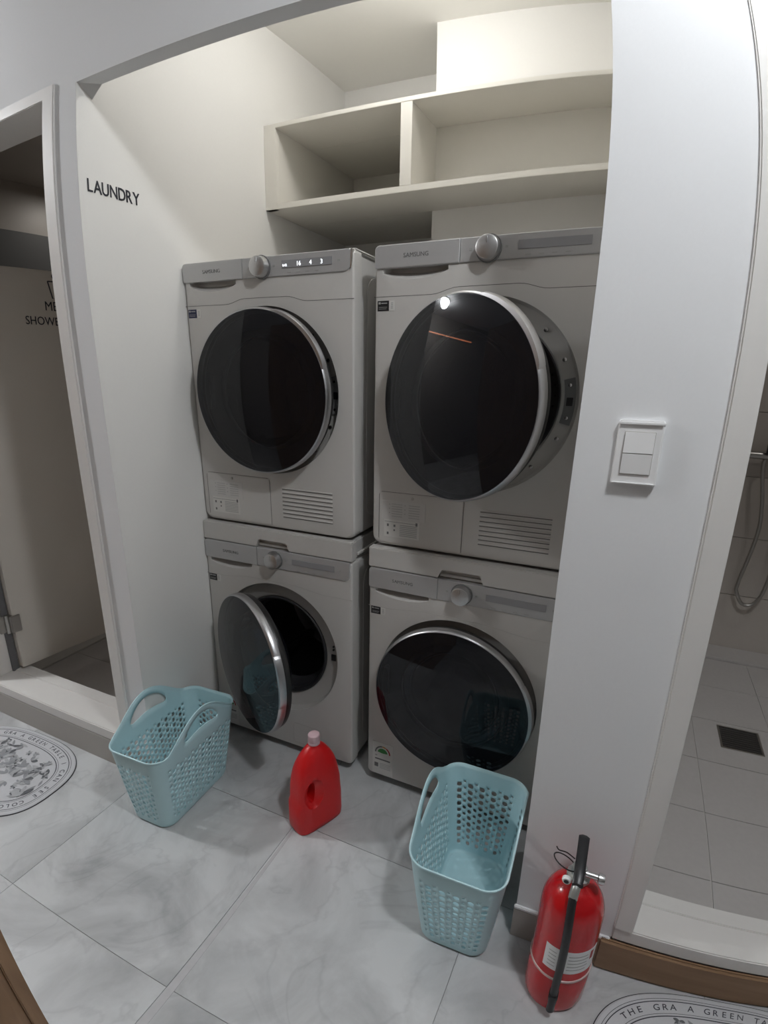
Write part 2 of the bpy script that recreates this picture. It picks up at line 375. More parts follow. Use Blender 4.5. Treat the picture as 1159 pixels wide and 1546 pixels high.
# ---------------------------------------------------------------- men's room door leaf with sign
leaf = bpy.data.objects.new('door_1', None); COL.objects.link(leaf); leaf['kind'] = 'structure'
leaf.location = (-.862, -.236, 0); leaf.rotation_euler = (0, 0, -math.atan2(.040, .381))
link('door_leaf', bbox(-.036, 0, 0, .76, .160, 1.752, .002), M['leaf'], leaf)
link('room_lettering', place_text(text_bm('MEN', .050, .0006, align='LEFT', bold=.0008), (.0008, .334, 1.601), (0, 1, 0), (0, 0, 1), .86), M['letter'], leaf)
link('room_lettering', place_text(text_bm('SHOWER ROOM', .045, .0006, align='LEFT', bold=.0006), (.0008, .250, 1.545), (0, 1, 0), (0, 0, 1), .86), M['letter'], leaf)
FY = .388
bm = lathe([(.0001, 0), (.012, 0), (.012, .0012), (.0001, .0012)], 20, 'x', (0, FY, 1.732))
link('figure_head', bm, M['letter'], leaf)
def ring_path(parent, pts, r, name): link(name, tube([(.0004, a, b) for a, b in pts], r, 6), M['letter'], parent)
ring_path(leaf, [(FY - .030, 1.712), (FY + .030, 1.712), (FY + .016, 1.648), (FY + .004, 1.648), (FY, 1.69), (FY - .004, 1.648), (FY - .016, 1.648), (FY - .030, 1.712)], .0026, 'figure_body')
for z in (.365, 1.52):
    h = link('hinge', bbox(-.045, .004, -.012, .028, z - .038, z + .038, .003), M['steel'], leaf)
    link('hinge_knuckle', lathe([(.008, z - .04), (.008, z + .04)], 16, 'z', (-.02, -.016, 0), cap0=True, cap1=True), M['steel'], h, True)
    link('hinge_plate', bbox(-.066, -.028, -.045, -.018, z - .038, z + .038, .002), M['steel'], h)

# ---------------------------------------------------------------- LAUNDRY lettering on the alcove's left wall
sign = thing('wall_lettering', (0.001, -.3225, 1.8165), 'black raised LAUNDRY lettering on the white left wall of the alcove', 'sign')
adv = {'L': .0190, 'A': .0265, 'U': .0265, 'N': .0275, 'D': .0265, 'R': .0235, 'Y': .022}
yy = 0.0
for ch in 'LAUNDRY':
    b_ = text_bm(ch, .0455, .0008, align='LEFT', bold=.0003)
    x0 = min(v.co.x for v in b_.verts)
    bmesh.ops.translate(b_, verts=b_.verts[:], vec=(-x0, 0, 0))
    link('letter', place_text(b_, (.001, yy, 0), (0, 1, 0), (0, 0, 1), .82), M['letter'], sign)
    yy += adv[ch]

# ---------------------------------------------------------------- wall shelf
sh = thing('wall_shelf', (0, .457, 1.943), 'cream open wall shelf with two compartments mounted above the machines', 'shelf')
S0, S1, S2, S3 = 0, .019, .2655, .280
link('bottom_board', bbox(.0012, 1.2745, 0, .242, S0, S1, .001), M['shelf'], sh)
link('bottom_board', bbox(.0012, .5655, .242, .62, S0, S1, .0005), M['shelf'], sh)
link('top_board', bbox(.0012, 1.2745, 0, .242, S2, S3, .001), M['shelf'], sh)
link('top_board', bbox(.0012, .5655, .242, .62, S2, S3, .0005), M['shelf'], sh)
link('side_panel', bbox(.0012, .051, -.0005, .02, S0, S3, .001), M['shelf'], sh)
link('side_panel', bbox(.030, .051, .02, .62, S1, S2, .0005), M['shelf'], sh)
link('divider', bbox(.5347, .5742, .0005, .242, S1, S2, .0008), M['shelf'], sh)
link('back_panel', bbox(.5742, 1.2745, .236, .242, S1, S2, .0005), M['shelf'], sh)
link('back_panel', bbox(.051, .5347, .612, .62, S1, S2, .0005), M['shelf'], sh)

# ---------------------------------------------------------------- laundry machines
def plate_with_hole(outline, c, r, rows_out, y_back, n=96):
    """rows_out = [(inset, y)] from the outer back edge to the front face; hole of radius r about c."""
    bm = bmesh.new(); cx, cz = c
    K = len(outline); ang = [math.atan2(p[1] - cz, p[0] - cx) for p in outline]
    mx = (min(p[0] for p in outline) + max(p[0] for p in outline)) / 2; mz = (min(p[1] for p in outline) + max(p[1] for p in outline)) / 2
    hw = mx - min(p[0] for p in outline); hz = mz - min(p[1] for p in outline)
    rings = []
    for ins, y in rows_out:
        rings.append([bm.verts.new((mx + (p[0] - mx) * (1 - ins / hw), y, mz + (p[1] - mz) * (1 - ins / hz))) for p in outline])
    yf = rows_out[-1][1]
    rings.append([bm.verts.new((cx + r * math.cos(a), yf, cz + r * math.sin(a))) for a in ang])
    rings.append([bm.verts.new((cx + r * math.cos(a), y_back, cz + r * math.sin(a))) for a in ang])
    rings.append(rings[0])
    for A, B in zip(rings, rings[1:]):
        for i in range(K):
            j = (i + 1) % K; bm.faces.new((A[i], A[j], B[j], B[i]))
    return bm
def dense(outline, step=.012):
    out = []
    for i, p in enumerate(outline):
        q = outline[(i + 1) % len(outline)]; d = math.dist(p, q); k = max(1, int(d / step))
        for t in range(k): out.append((p[0] + (q[0] - p[0]) * t / k, p[1] + (q[1] - p[1]) * t / k))
    return out
def strip(path, wdt, y, m, parent, name='seam'):
    """thin flat line on the front face along path [(x, z)]"""
    bm = bmesh.new(); P = [Vector(p) for p in path]; A = []; B = []
    for i in range(len(P)):
        t = (P[min(i + 1, len(P) - 1)] - P[max(i - 1, 0)]).normalized(); n = Vector((-t.y, t.x)) * wdt / 2
        A.append(P[i] + n); B.append(P[i] - n)
    pts = [(a.x, a.y) for a in A] + [(b.x, b.y) for b in B[::-1]]
    va = [[bm.verts.new((q.x, yy_, q.y)) for q in R] for R in (A, B) for yy_ in (y, y + .002)]
    a0, a1, b0, b1 = va
    for i in range(len(P) - 1):
        bm.faces.new((a0[i], a0[i + 1], b0[i + 1], b0[i])); bm.faces.new((a0[i], a1[i], a1[i + 1], a0[i + 1])); bm.faces.new((b0[i], b0[i + 1], b1[i + 1], b1[i]))
    return link(name, bm, m, parent)

def make_door(parent, c, theta, kind, hy=-.05, bulge=.012):
    """round glass door hinged on its left; c = (x, z) of its centre when closed."""
    hx = c[0] - .235
    d = bpy.data.objects.new('door', None); COL.objects.link(d); d.parent = parent
    # door itself is the rim mesh; origin on the hinge line
    bpy.data.objects.remove(d)
    cc = (.235, 0, 0); off = -.0
    n = 96
    rim_prof = [(.232, -.0095), (.2335, -.0110), (.2365, -.0095), (.2400, -.003), (.2410, .006), (.2405, .013), (.236, .016), (.225, .016)]
    d = link('door', lathe(rim_prof, n, 'y', cc), M['chrome'], parent, True)
    d.location = (hx, hy, c[1]); d.rotation_euler = (0, 0, -theta)
    link('door_back_ring', lathe([(.225, .014), (.2360, .015), (.2375, .022), (.235, .034), (.226, .038), (.170, .046), (.165, .040), (.160, .016)], n, 'y', cc), M['backring'], d, True)
    prof = [(.2345 * t / 12, -.0110 - bulge * (1 - (t / 12) ** 2)) for t in range(13)]
    link('door_glass', lathe(prof, n, 'y', cc), M['glass_blue' if kind == 'washer' else 'glass'], d, True)
    # grip: thicker chrome crescent on the upper right of the rim
    a0, a1 = (math.radians(18), math.radians(75)) if kind == 'dryer' else (math.radians(-12), math.radians(30))
    bm = bmesh.new(); K = 28; R = []
    for k in range(K + 1):
        t = k / K; a = a0 + (a1 - a0) * t; e = math.sin(PI * t) ** .35
        r0, r1 = .234, .2405 + .006 * e
        R.append([bm.verts.new((.235 + q * math.cos(a), y, q * math.sin(a))) for q, y in ((r0, -.0105), (r1 - .003, -.0095), (r1, -.002), (r1, .010), (r0, .012))])
    for A, B in zip(R, R[1:]):
        for i in range(5): bm.faces.new((A[i], A[(i + 1) % 5], B[(i + 1) % 5], B[i]))
    bm.faces.new(R[0]); bm.faces.new(R[-1])
    link('door_grip', bm, M['chrome'], d, True)
    if kind == 'washer':
        link('door_bowl', lathe([(.162, .044), (.155, .065), (.140, .085), (.110, .100), (.06, .108), (0, .110)], 64, 'y', cc), M['bowl'], d, True)
    else:
        link('door_bowl', lathe([(.164, .045), (.150, .058), (.13, .064), (0, .066)], 64, 'y', cc), M['bowl'], d, True)
    link('hinge', bbox(.002, .026, .020, .056, -.055, .055, .004), M['plate'], d)
    link('door_latch', bbox(.450, .456, .038, .050, -.006, .006, .001), M['black'], d)
    return d

def knob(parent, x, z, y, lit=False):
    k = link('knob', lathe([(.0, -.026), (.024, -.026), (.0265, -.0245), (.0285, -.006), (.029, 0.0), (.029, .002)], 48, 'y', (x, y, z)), M['knob'], parent, True)
    link('knob_mark', bbox(x - .001, x + .001, y - .0272, y - .0258, z + .008, z + .022, .0003), M['screw'], k)
    link('knob_ring', lathe([(.029, -.003), (.0315, -.003), (.0315, .002)], 48, 'y', (x, y, z)), M['plate'], k, True)
    return k
def stickers(parent, x, z, y, dark):
    s = link('sticker', bbox(x, x + .033, y - .0006, y + .002, z, z + .025, .0002, 1), dark, parent)
    link('sticker_print', boxes([(x + .003, x + .009, y - .0009, y, z + .017, z + .022), (x + .011, x + .028, y - .0009, y, z + .018, z + .0205), (x + .004, x + .028, y - .0009, y, z + .009, z + .010), (x + .004, x + .026, y - .0009, y, z + .005, z + .006)]), M['ink_grey'], s)
    s = link('sticker', bbox(x + .034, x + .050, y - .0006, y + .002, z, z + .025, .0002, 1), M['paper'], parent)
    link('sticker_print', boxes([(x + .039, x + .045, y - .0009, y, z + .006 + .004 * k, z + .008 + .004 * k) for k in range(4)]), M['ink_grey'], s)
def panel_common(parent, z0, z1, y, split, lit):
    """silver control strip between z0 and z1, split in a handle side and a display side"""
    left = dense(rrect(.002, split, z0, z1, .012, 5, rs=(.001, .012, .006, .001)), .05)
    link('control_panel', prism_bevel(left, y, .012), M['panel'], parent)
    right = dense(rrect(split + .0012, .592, z0, z1, .012, 6, rs=(.006, .001, .001, .022)), .05)
    p = link('control_panel', prism_bevel(right, y + .001, .012), M['panel'], parent)
    link('display', bbox(.372, .535, y - .0006, y + .004, (z0 + z1) / 2 - .010 + .002, (z0 + z1) / 2 + .012, .0006), M['display'], parent)
    link('brand_lettering', place_text(text_bm('SAMSUNG', .0145, .0005, bold=.0005), (.117, y - .0002, (z0 + z1) / 2 - .005), (1, 0, 0), (0, 0, 1), 1.03), M['logo'], parent)
    knob(parent, .303, (z0 + z1) / 2 - .001, y)
    dots = boxes([(xx, xx + .006, y - .0002, y + .003, (z0 + z1) / 2 - .002, (z0 + z1) / 2 + .003) for xx in (.255, .342, .552)] +
                 [(.39 + .03 * k, .402 + .03 * k, y - .0002, y + .003, z0 + .007, z0 + .0085) for k in range(4)])
    link('panel_symbols', dots, M['ink_grey'], parent)
def prism_bevel(pts, y0, y1, ins=.0025):
    bm = bmesh.new(); mx = sum(p[0] for p in pts) / len(pts); mz = sum(p[1] for p in pts) / len(pts)
    hw = max(abs(p[0] - mx) for p in pts); hz = max(abs(p[1] - mz) for p in pts)
    rows = [[bm.verts.new((mx + (p[0] - mx) * (1 - s / hw), y, mz + (p[1] - mz) * (1 - s / hz))) for p in pts] for s, y in ((0, y1), (0, y0 + ins), (ins * .3, y0 + ins * .3), (ins, y0))]
    K = len(pts)
    for A, B in zip(rows, rows[1:]):
        for i in range(K): j = (i + 1) % K; bm.faces.new((A[i], A[j], B[j], B[i]))
    bm.faces.new(rows[0][::-1]); bm.faces.new(rows[-1]); return bm
def scoop_cutter(z, y):
    """flattened crescent scoop under the handle side of the control strip"""
    pts = []
    K = 16
    for k in range(K + 1):
        t = k / K; pts.append((.006 + .215 * t, z - .034 * min(1, math.sin(PI * t) ** .55 * 1.02)))
    pts = pts[1:-1]
    bm = bmesh.new()
    A = [bm.verts.new((a, y - .01, b)) for a, b in pts] + [bm.verts.new((pts[-1][0], y - .01, z + .02)), bm.verts.new((pts[0][0], y - .01, z + .02))]
    sh_ = lambda a, b: (.113 + (a - .113) * .82, z + (b - z) * .30 if b < z else b)
    B = [bm.verts.new((sh_(a, b)[0], y + .028, sh_(a, b)[1])) for a, b in pts] + [bm.verts.new((pts[-1][0] * .9, y + .028, z + .02)), bm.verts.new((pts[0][0] + .02, y + .028, z + .02))]
    bm.faces.new(A); bm.faces.new(B[::-1]); n = len(A)
    for i in range(n): j = (i + 1) % n; bm.faces.new((A[i], B[i], B[j], A[j]))
    bmesh.ops.triangulate(bm, faces=bm.faces[:])
    return bm
def cabinet(parent, z0, z1, depth, y0):
    bm = bbox(.004, .596, y0, depth, z0, z1, .010, 3)
    o = link('cabinet', bm, M['enamel_side'], parent, True)
    # pressed panel on each side wall
    for x0, x1 in ((.5955, .5975), (.0025, .0045)):
        fr = [(y0 + .05, z0 + .06), (depth - .04, z0 + .06), (depth - .04, z1 - .06), (y0 + .05, z1 - .06)]
        pr = prism(rrect(y0 + .05, depth - .04, z0 + .05, z1 - .05, .05, 6), x0, x1, 'x')
        bmesh.ops.bevel(pr, geom=[e for e in pr.edges if abs(e.verts[0].co.x - e.verts[1].co.x) < 1e-6], offset=.0008, segments=1, affect='EDGES')
        link('side_panel', pr, M['enamel_side'], parent, True)
    # hollow the cabinet where the drum sits
    return o
def bore(o, c, r, y0, y1):
    boolean(o, lathe([(r, y0), (r, y1)], 48, 'y', (c[0], 0, c[1]), cap0=True, cap1=True)); smooth_obj(o)

def recess_and_drum(parent, c, kind):
    cc = (c[0], 0, c[1])
    mr = .204 if kind == 'dryer' else .190
    r = link('door_recess', lathe([(.2475, .002), (.2455, .006), (.241, .022), (.236, .025), (mr + .006, .025), (mr, .029), (mr - .004, .050), (mr - .008, .080)], 96, 'y', cc), M['recess'], parent, True)
    if kind == 'washer':
        link('door_gasket', lathe([(.190, .026), (.186, .022), (.180, .024), (.176, .036), (.182, .050), (.180, .068), (.166, .078), (.160, .09)], 64, 'y', cc), M['dark'], parent, True)
        dm = M['drum']; dr = .232
    else:
        dm = M['drum_dark']; dr = .235
    d = link('drum', lathe([(mr - .012, .085), (dr, .095), (dr, .44), (.20, .46), (.0, .47)], 64, 'y', cc), dm, parent, True)
    for k in range(3):
        bm = bmesh.new()
        a = PI / 2 + k * 2 * PI / 3 + .4; ca, sa = math.cos(a), math.sin(a)
        pts = [(-.028, 0), (-.012, .045), (.012, .045), (.028, 0)]
        vs = []
        for y in (.12, .42):
            vs.append([bm.verts.new((c[0] + (dr - .002 - h) * ca - s * sa, y, c[1] + (dr - .002 - h) * sa + s * ca)) for s, h in pts])
        bm.faces.new(vs[0]); bm.faces.new(vs[1][::-1])
        for i in range(4): j = (i + 1) % 4; bm.faces.new((vs[0][i], vs[1][i], vs[1][j], vs[0][j]))
        link('drum_paddle', bm, dm, d)
    bm = bmesh.new()
    for k in range(7 if kind == 'washer' else 5):
        for q in range(10 + 4 * k):
            a = 2 * PI * q / (10 + 4 * k); rr = .03 + .027 * k
            h = lathe([(0, -.0006), (.004, -.0006), (.004, .001)], 6, 'y', (c[0] + rr * math.cos(a), .468 if rr < .01 else .468 - .010 * (rr / .2), c[1] + rr * math.sin(a))); merge(bm, h)
    bmesh.ops.translate(bm, verts=bm.verts[:], vec=(0, -.004, 0))
    o = link('drum_holes', bm, M['black'], d); o['kind'] = 'stuff'
    # latch side of the recess
    if kind == 'dryer':
        lp = []
        for a in [math.radians(t) for t in range(-14, 15, 2)]: lp.append((c[0] + .238 * math.cos(a), c[1] + .238 * math.sin(a)))
        for a in [math.radians(t) for t in range(14, -15, -2)]: lp.append((c[0] + .212 * math.cos(a), c[1] + .212 * math.sin(a)))
        l = link('latch_plate', prism(lp, .0222, .026), M['plate'], parent)
        link('latch_slot', bbox(c[0] + .217, c[0] + .232, .0215, .024, c[1] - .010, c[1] + .010, .0005), M['black'], l)
        for a in (-10, 10): link('screw', lathe([(0, .0195), (.004, .0205), (.0045, .023)], 14, 'y', (c[0] + .225 * math.cos(math.radians(a)), 0, c[1] + .225 * math.sin(math.radians(a)))), M['screw'], l, True)
        for a in (48, 26, -24, -48): link('screw', lathe([(0, .021), (.005, .022), (.006, .0255)], 14, 'y', (c[0] + .224 * math.cos(math.radians(a)), 0, c[1] + .224 * math.sin(math.radians(a)))), M['screw'], r, True)
    else:
        l = link('latch_slot', bbox(c[0] + .210, c[0] + .228, .0215, .0256, c[1] - .010, c[1] + .014, .001), M['black'], parent)
        for dz in (.032, .044): link('latch_pin', lathe([(0, .0215), (.0035, .0215), (.0035, .0256)], 12, 'y', (c[0] + .219, 0, c[1] + dz)), M['black'], l)

def make_dryer(x, y, label, theta, cx, sticker, lit):
    Z0, Z1 = .8755, 1.6896
    t = thing('clothes_dryer', (x, y, Z0), label, 'dryer', 'stacked laundry machines')
    z1 = Z1 - Z0; c = (cx, 1.311 - Z0)
    outl = dense(rrect(.0, .600, .0, z1, .012, 6, rs=(.012, .012, .030, .030)))
    fp = link('front_panel', plate_with_hole(outl, c, .2475, [(.0, .045), (0, .014), (.002, .006), (.006, .0015), (.012, 0)], .045), M['enamel'], t)
    PB = 1.633 - Z0; PT = z1 - .002
    boolean(fp, scoop_cutter(PB, 0)); smooth_obj(fp, 25)
    cab = cabinet(t, .004, z1 - .004, .60, .04); bore(cab, c, .245, .03, .49)
    link('top_lid', bbox(.001, .599, .012, .60, z1 - .006, z1 + .002, .003), M['enamel'], t, True)
    panel_common(t, PB, PT, -.005, .2315, lit)
    link('panel_end', prism([(.5905, PB + .004), (.5935, PB + .010), (.5960, PT - .002), (.5915, PT - .001)], -.0045, .012), M['panel_end'], t)
    if lit:
        for txt, xx, sz in (('0:42', .383, .009), ('16', .429, .016), ('4', .468, .016), ('3', .503, .016)):
            link('lit_digits', place_text(text_bm(txt, sz, .0003, bold=.0006), (xx, -.0062, (PB + PT) / 2 - .004), (1, 0, 0), (0, 0, 1)), M['lit'], t)
    zs = 1.5665 - Z0
    path = [(.0, zs)] + [(.16 + .012 * k, zs + .014 * (.5 - .5 * math.cos(PI * min(1, k / 6)))) for k in range(7)] + [(.38 + .012 * k, zs + .014 * (.5 + .5 * math.cos(PI * min(1, k / 6)))) for k in range(7)] + [(.600, zs)]
    strip(path, .0013, -.0003, M['seam'], t)
    strip([(.60, zs)] * 1 + [(.6004, zs + .0001)], .0013, .0, M['seam'], t) if False else None
    stickers(t, .010, 1.532 - Z0, 0, sticker)
    # lint / heat-exchanger flap bottom left
    fz0, fz1 = .886 - Z0, 1.044 - Z0
    strip([(.024, fz0 + .01)] + [(.024, fz1 - .01), (.027, fz1 - .003), (.034, fz1)] + [(.275, fz1), (.283, fz1 - .003), (.286, fz1 - .01), (.286, fz0)], .0013, -.0003, M['seam'], t)
    fl = link('service_flap', bbox(.0255, .2845, -.0012, .006, fz0, fz1 - .0015, .0008), M['enamel'], t)
    link('flap_button', lathe([(0, -.0022), (.004, -.0020), (.0045, 0)], 16, 'y', (.132, -.0012, 1.030 - Z0)), M['recess'], fl, True)
    a = link('care_label', bbox(.036, .174, -.0018, .0, .962 - Z0, 1.018 - Z0, .0003, 1), M['film'], t)
    rows = [(.066 + .055 * q, .066 + .055 * q + .035, -.0021, -.001, 1.008 - Z0 - .0075 * k, 1.0098 - Z0 - .0075 * k) for q in range(2) for k in range(6)]
    rows += [(.058 + .05 * q, .061 + .05 * q, -.0021, -.001, 1.006 - Z0 - .013 * k, 1.009 - Z0 - .013 * k) for q in range(2) for k in range(3)]
    link('label_print', boxes(rows), M['ink_grey'], a)
    a = link('care_label', bbox(.042, .158, -.0018, .0, .905 - Z0, .9605 - Z0, .0003, 1), M['paper'], t)
    link('label_print', boxes([(.044, .150, -.0021, -.001, .9525 - Z0, .9535 - Z0), (.145, .151, -.0021, -.001, .948 - Z0, .958 - Z0),
        (.052, .058, -.0021, -.001, .938 - Z0, .946 - Z0), (.074, .080, -.0021, -.001, .938 - Z0, .945 - Z0), (.052, .058, -.0021, -.001, .912 - Z0, .920 - Z0), (.074, .079, -.0021, -.001, .925 - Z0, .930 - Z0)]), M['ink'], a)
    link('label_print', boxes([(.094, .150, -.0021, -.001, .944 - Z0 - .0055 * k, .9465 - Z0 - .0055 * k) for k in range(7)]), M['ink_grey'], a)
    for k in range(8):
        zz = 1.018 - Z0 - k * .0135
        bm = prism([(.001, zz - .0028), (-.0022, zz - .002), (-.0016, zz + .0015), (.001, zz + .003)], .333 - .0 * k, .522, 'x')
        link('vent_slat', bm, M['enamel'], t)
        link('vent_slot', boxes([(.333, .522, -.0006, .002, zz - .0052, zz - .0030)]), M['seam'], t)
    recess_and_drum(t, c, 'dryer')
    make_door(t, c, theta, 'dryer', -.043, .020)
    for xx in (.05, .55):
        for yy_ in (.07, .54): link('foot', lathe([(.018, -.005), (.018, .006)], 20, 'z', (xx, yy_, 0), cap0=True, cap1=True), M['dark'], t)
    return t

def make_washer(x, y, label, theta, cx, sticker):
    Z0, Z1 = 0.0, .8035; ZB = .030
    t = thing('washing_machine', (x, y, 0), label, 'washing machine', 'stacked laundry machines')
    c = (cx, .428)
    outl = dense(rrect(.0, .600, ZB, Z1, .010, 6, rs=(.010, .010, .016, .016)))
    fp = link('front_panel', plate_with_hole(outl, c, .2475, [(.0, .045), (0, .014), (.002, .006), (.006, .0015), (.012, 0)], .045), M['enamel'], t)
    PB = .7355; PT = Z1 - .001
    boolean(fp, scoop_cutter(PB, 0)); smooth_obj(fp, 25)
    cab = cabinet(t, ZB + .004, Z1 - .003, .60, .04); bore(cab, c, .245, .03, .49)
    panel_common(t, PB, PT, -.004, .2285, False)
    zs = .671
    path = [(.0, zs)] + [(.06 + .02 * k, zs + .014 * (.5 - .5 * math.cos(PI * k / 7))) for k in range(8)] + [(.36 + .02 * k, zs + .014 * (.5 + .5 * math.cos(PI * k / 7))) for k in range(8)] + [(.600, zs)]
    strip(path, .0011, -.0003, M['recess'], t)
    stickers(t, .010, .645, 0, sticker)
    # energy label
    a = link('energy_label', bbox(.022, .098, -.0012, .001, .040, .168, .0003, 1), M['paper'], t)
    def arc(r0, r1, a0, a1, m, cx_=.060, cz_=.127):
        bm = bmesh.new(); K = 10; A = []; B = []
        for k in range(K + 1):
            q = math.radians(a0 + (a1 - a0) * k / K); A.append(bm.verts.new((cx_ + r0 * math.cos(q), -.0016, cz_ + r0 * math.sin(q)))); B.append(bm.verts.new((cx_ + r1 * math.cos(q), -.0016, cz_ + r1 * math.sin(q))))
        for k in range(K): bm.faces.new((A[k], A[k + 1], B[k + 1], B[k]))
        link('label_print', bm, m, a)
    arc(.024, .029, 0, 60, M['redink']); arc(.024, .029, 62, 92, M['orange']); arc(.024, .029, 94, 180, M['ink']); arc(.001, .019, 8, 172, M['green'])
    link('label_print', boxes([(.032, .088, -.0016, 0, .0985, .1035), (.030, .044, -.0016, 0, .068, .084), ]), M['ink'], a)
    link('label_print', boxes([(.050, .090, -.0016, 0, .0655 + .006 * k, .0675 + .006 * k) for k in range(4)] + [(.032, .040, -.0016, 0, .112, .117)]), M['ink_grey'], a)
    # drain-filter cover, bottom right
    strip([(.36, .135), (.356, .128), (.356, .06), (.36, .052), (.47, .052), (.475, .06), (.475, .128), (.47, .135), (.36, .135)], .0010, -.0003, M['recess'], t)
    recess_and_drum(t, c, 'washer')
    make_door(t, (c[0] + (.003 if theta else 0), c[1] + (.006 if theta else 0)), theta, 'washer', -.027 if theta else -.05)
    for xx in (.055, .545):
        for yy_ in (.06, .54): link('foot', lathe([(.020, 0), (.022, .006), (.016, .012), (.016, ZB + .006)], 20, 'z', (xx, yy_, 0), cap0=True, cap1=True), M['dark'], t, True)
    link('plinth', bbox(.03, .57, .10, .56, .012, ZB + .006, .002), M['dark'], t)
    return t

def make_kit(x, y, label):
    z0, z1 = .8045, .8695
    t = thing('stacking_shelf', (x, y, z0), label, 'stacking shelf', 'pull-out shelves between the stacked machines')
    h = z1 - z0
    f = link('front_strip', bbox(.0, .600, -.004, .030, 0, h, .003, 2), M['enamel'], t)
    cut = prism([(.222, -.01), (.366, -.01), (.352, .026), (.346, .0285), (.244, .0285), (.238, .026)], -.02, .016)
    boolean(f, cut)
    link('tray_lip', bbox(.232, .358, .006, .020, .004, .0135, .001), M['recess'], t)
    link('tray', bbox(.006, .594, .030, .595, .002, h - .002, .002), M['enamel_side'], t)
    link('side_rail', bbox(.594, .602, .040, .58, .012, .022, .002), M['enamel'], t)
    return t

XR = .661
make_washer(.002, -.0156, 'greige front-load washing machine with its round door swung open, below left dryer', math.radians(27), .296, M['sticker_black'])
make_washer(XR, -.0156, 'greige front-load washing machine with closed round door, under the right dryer', 0.0, .294, M['sticker_black'])
make_kit(.002, -.014, 'greige pull-out stacking shelf strip between left dryer and left washing machine')
make_kit(XR, -.014, 'greige pull-out stacking shelf strip between right dryer and right washing machine')
make_dryer(.002, 0, 'greige dryer with closed black door and lit display digits, on left stack', 0.0, .301, M['blue'], True)
make_dryer(XR, .004, 'greige dryer with its round black door slightly ajar, on right stack', math.radians(24), .300, M['sticker_black'], False)

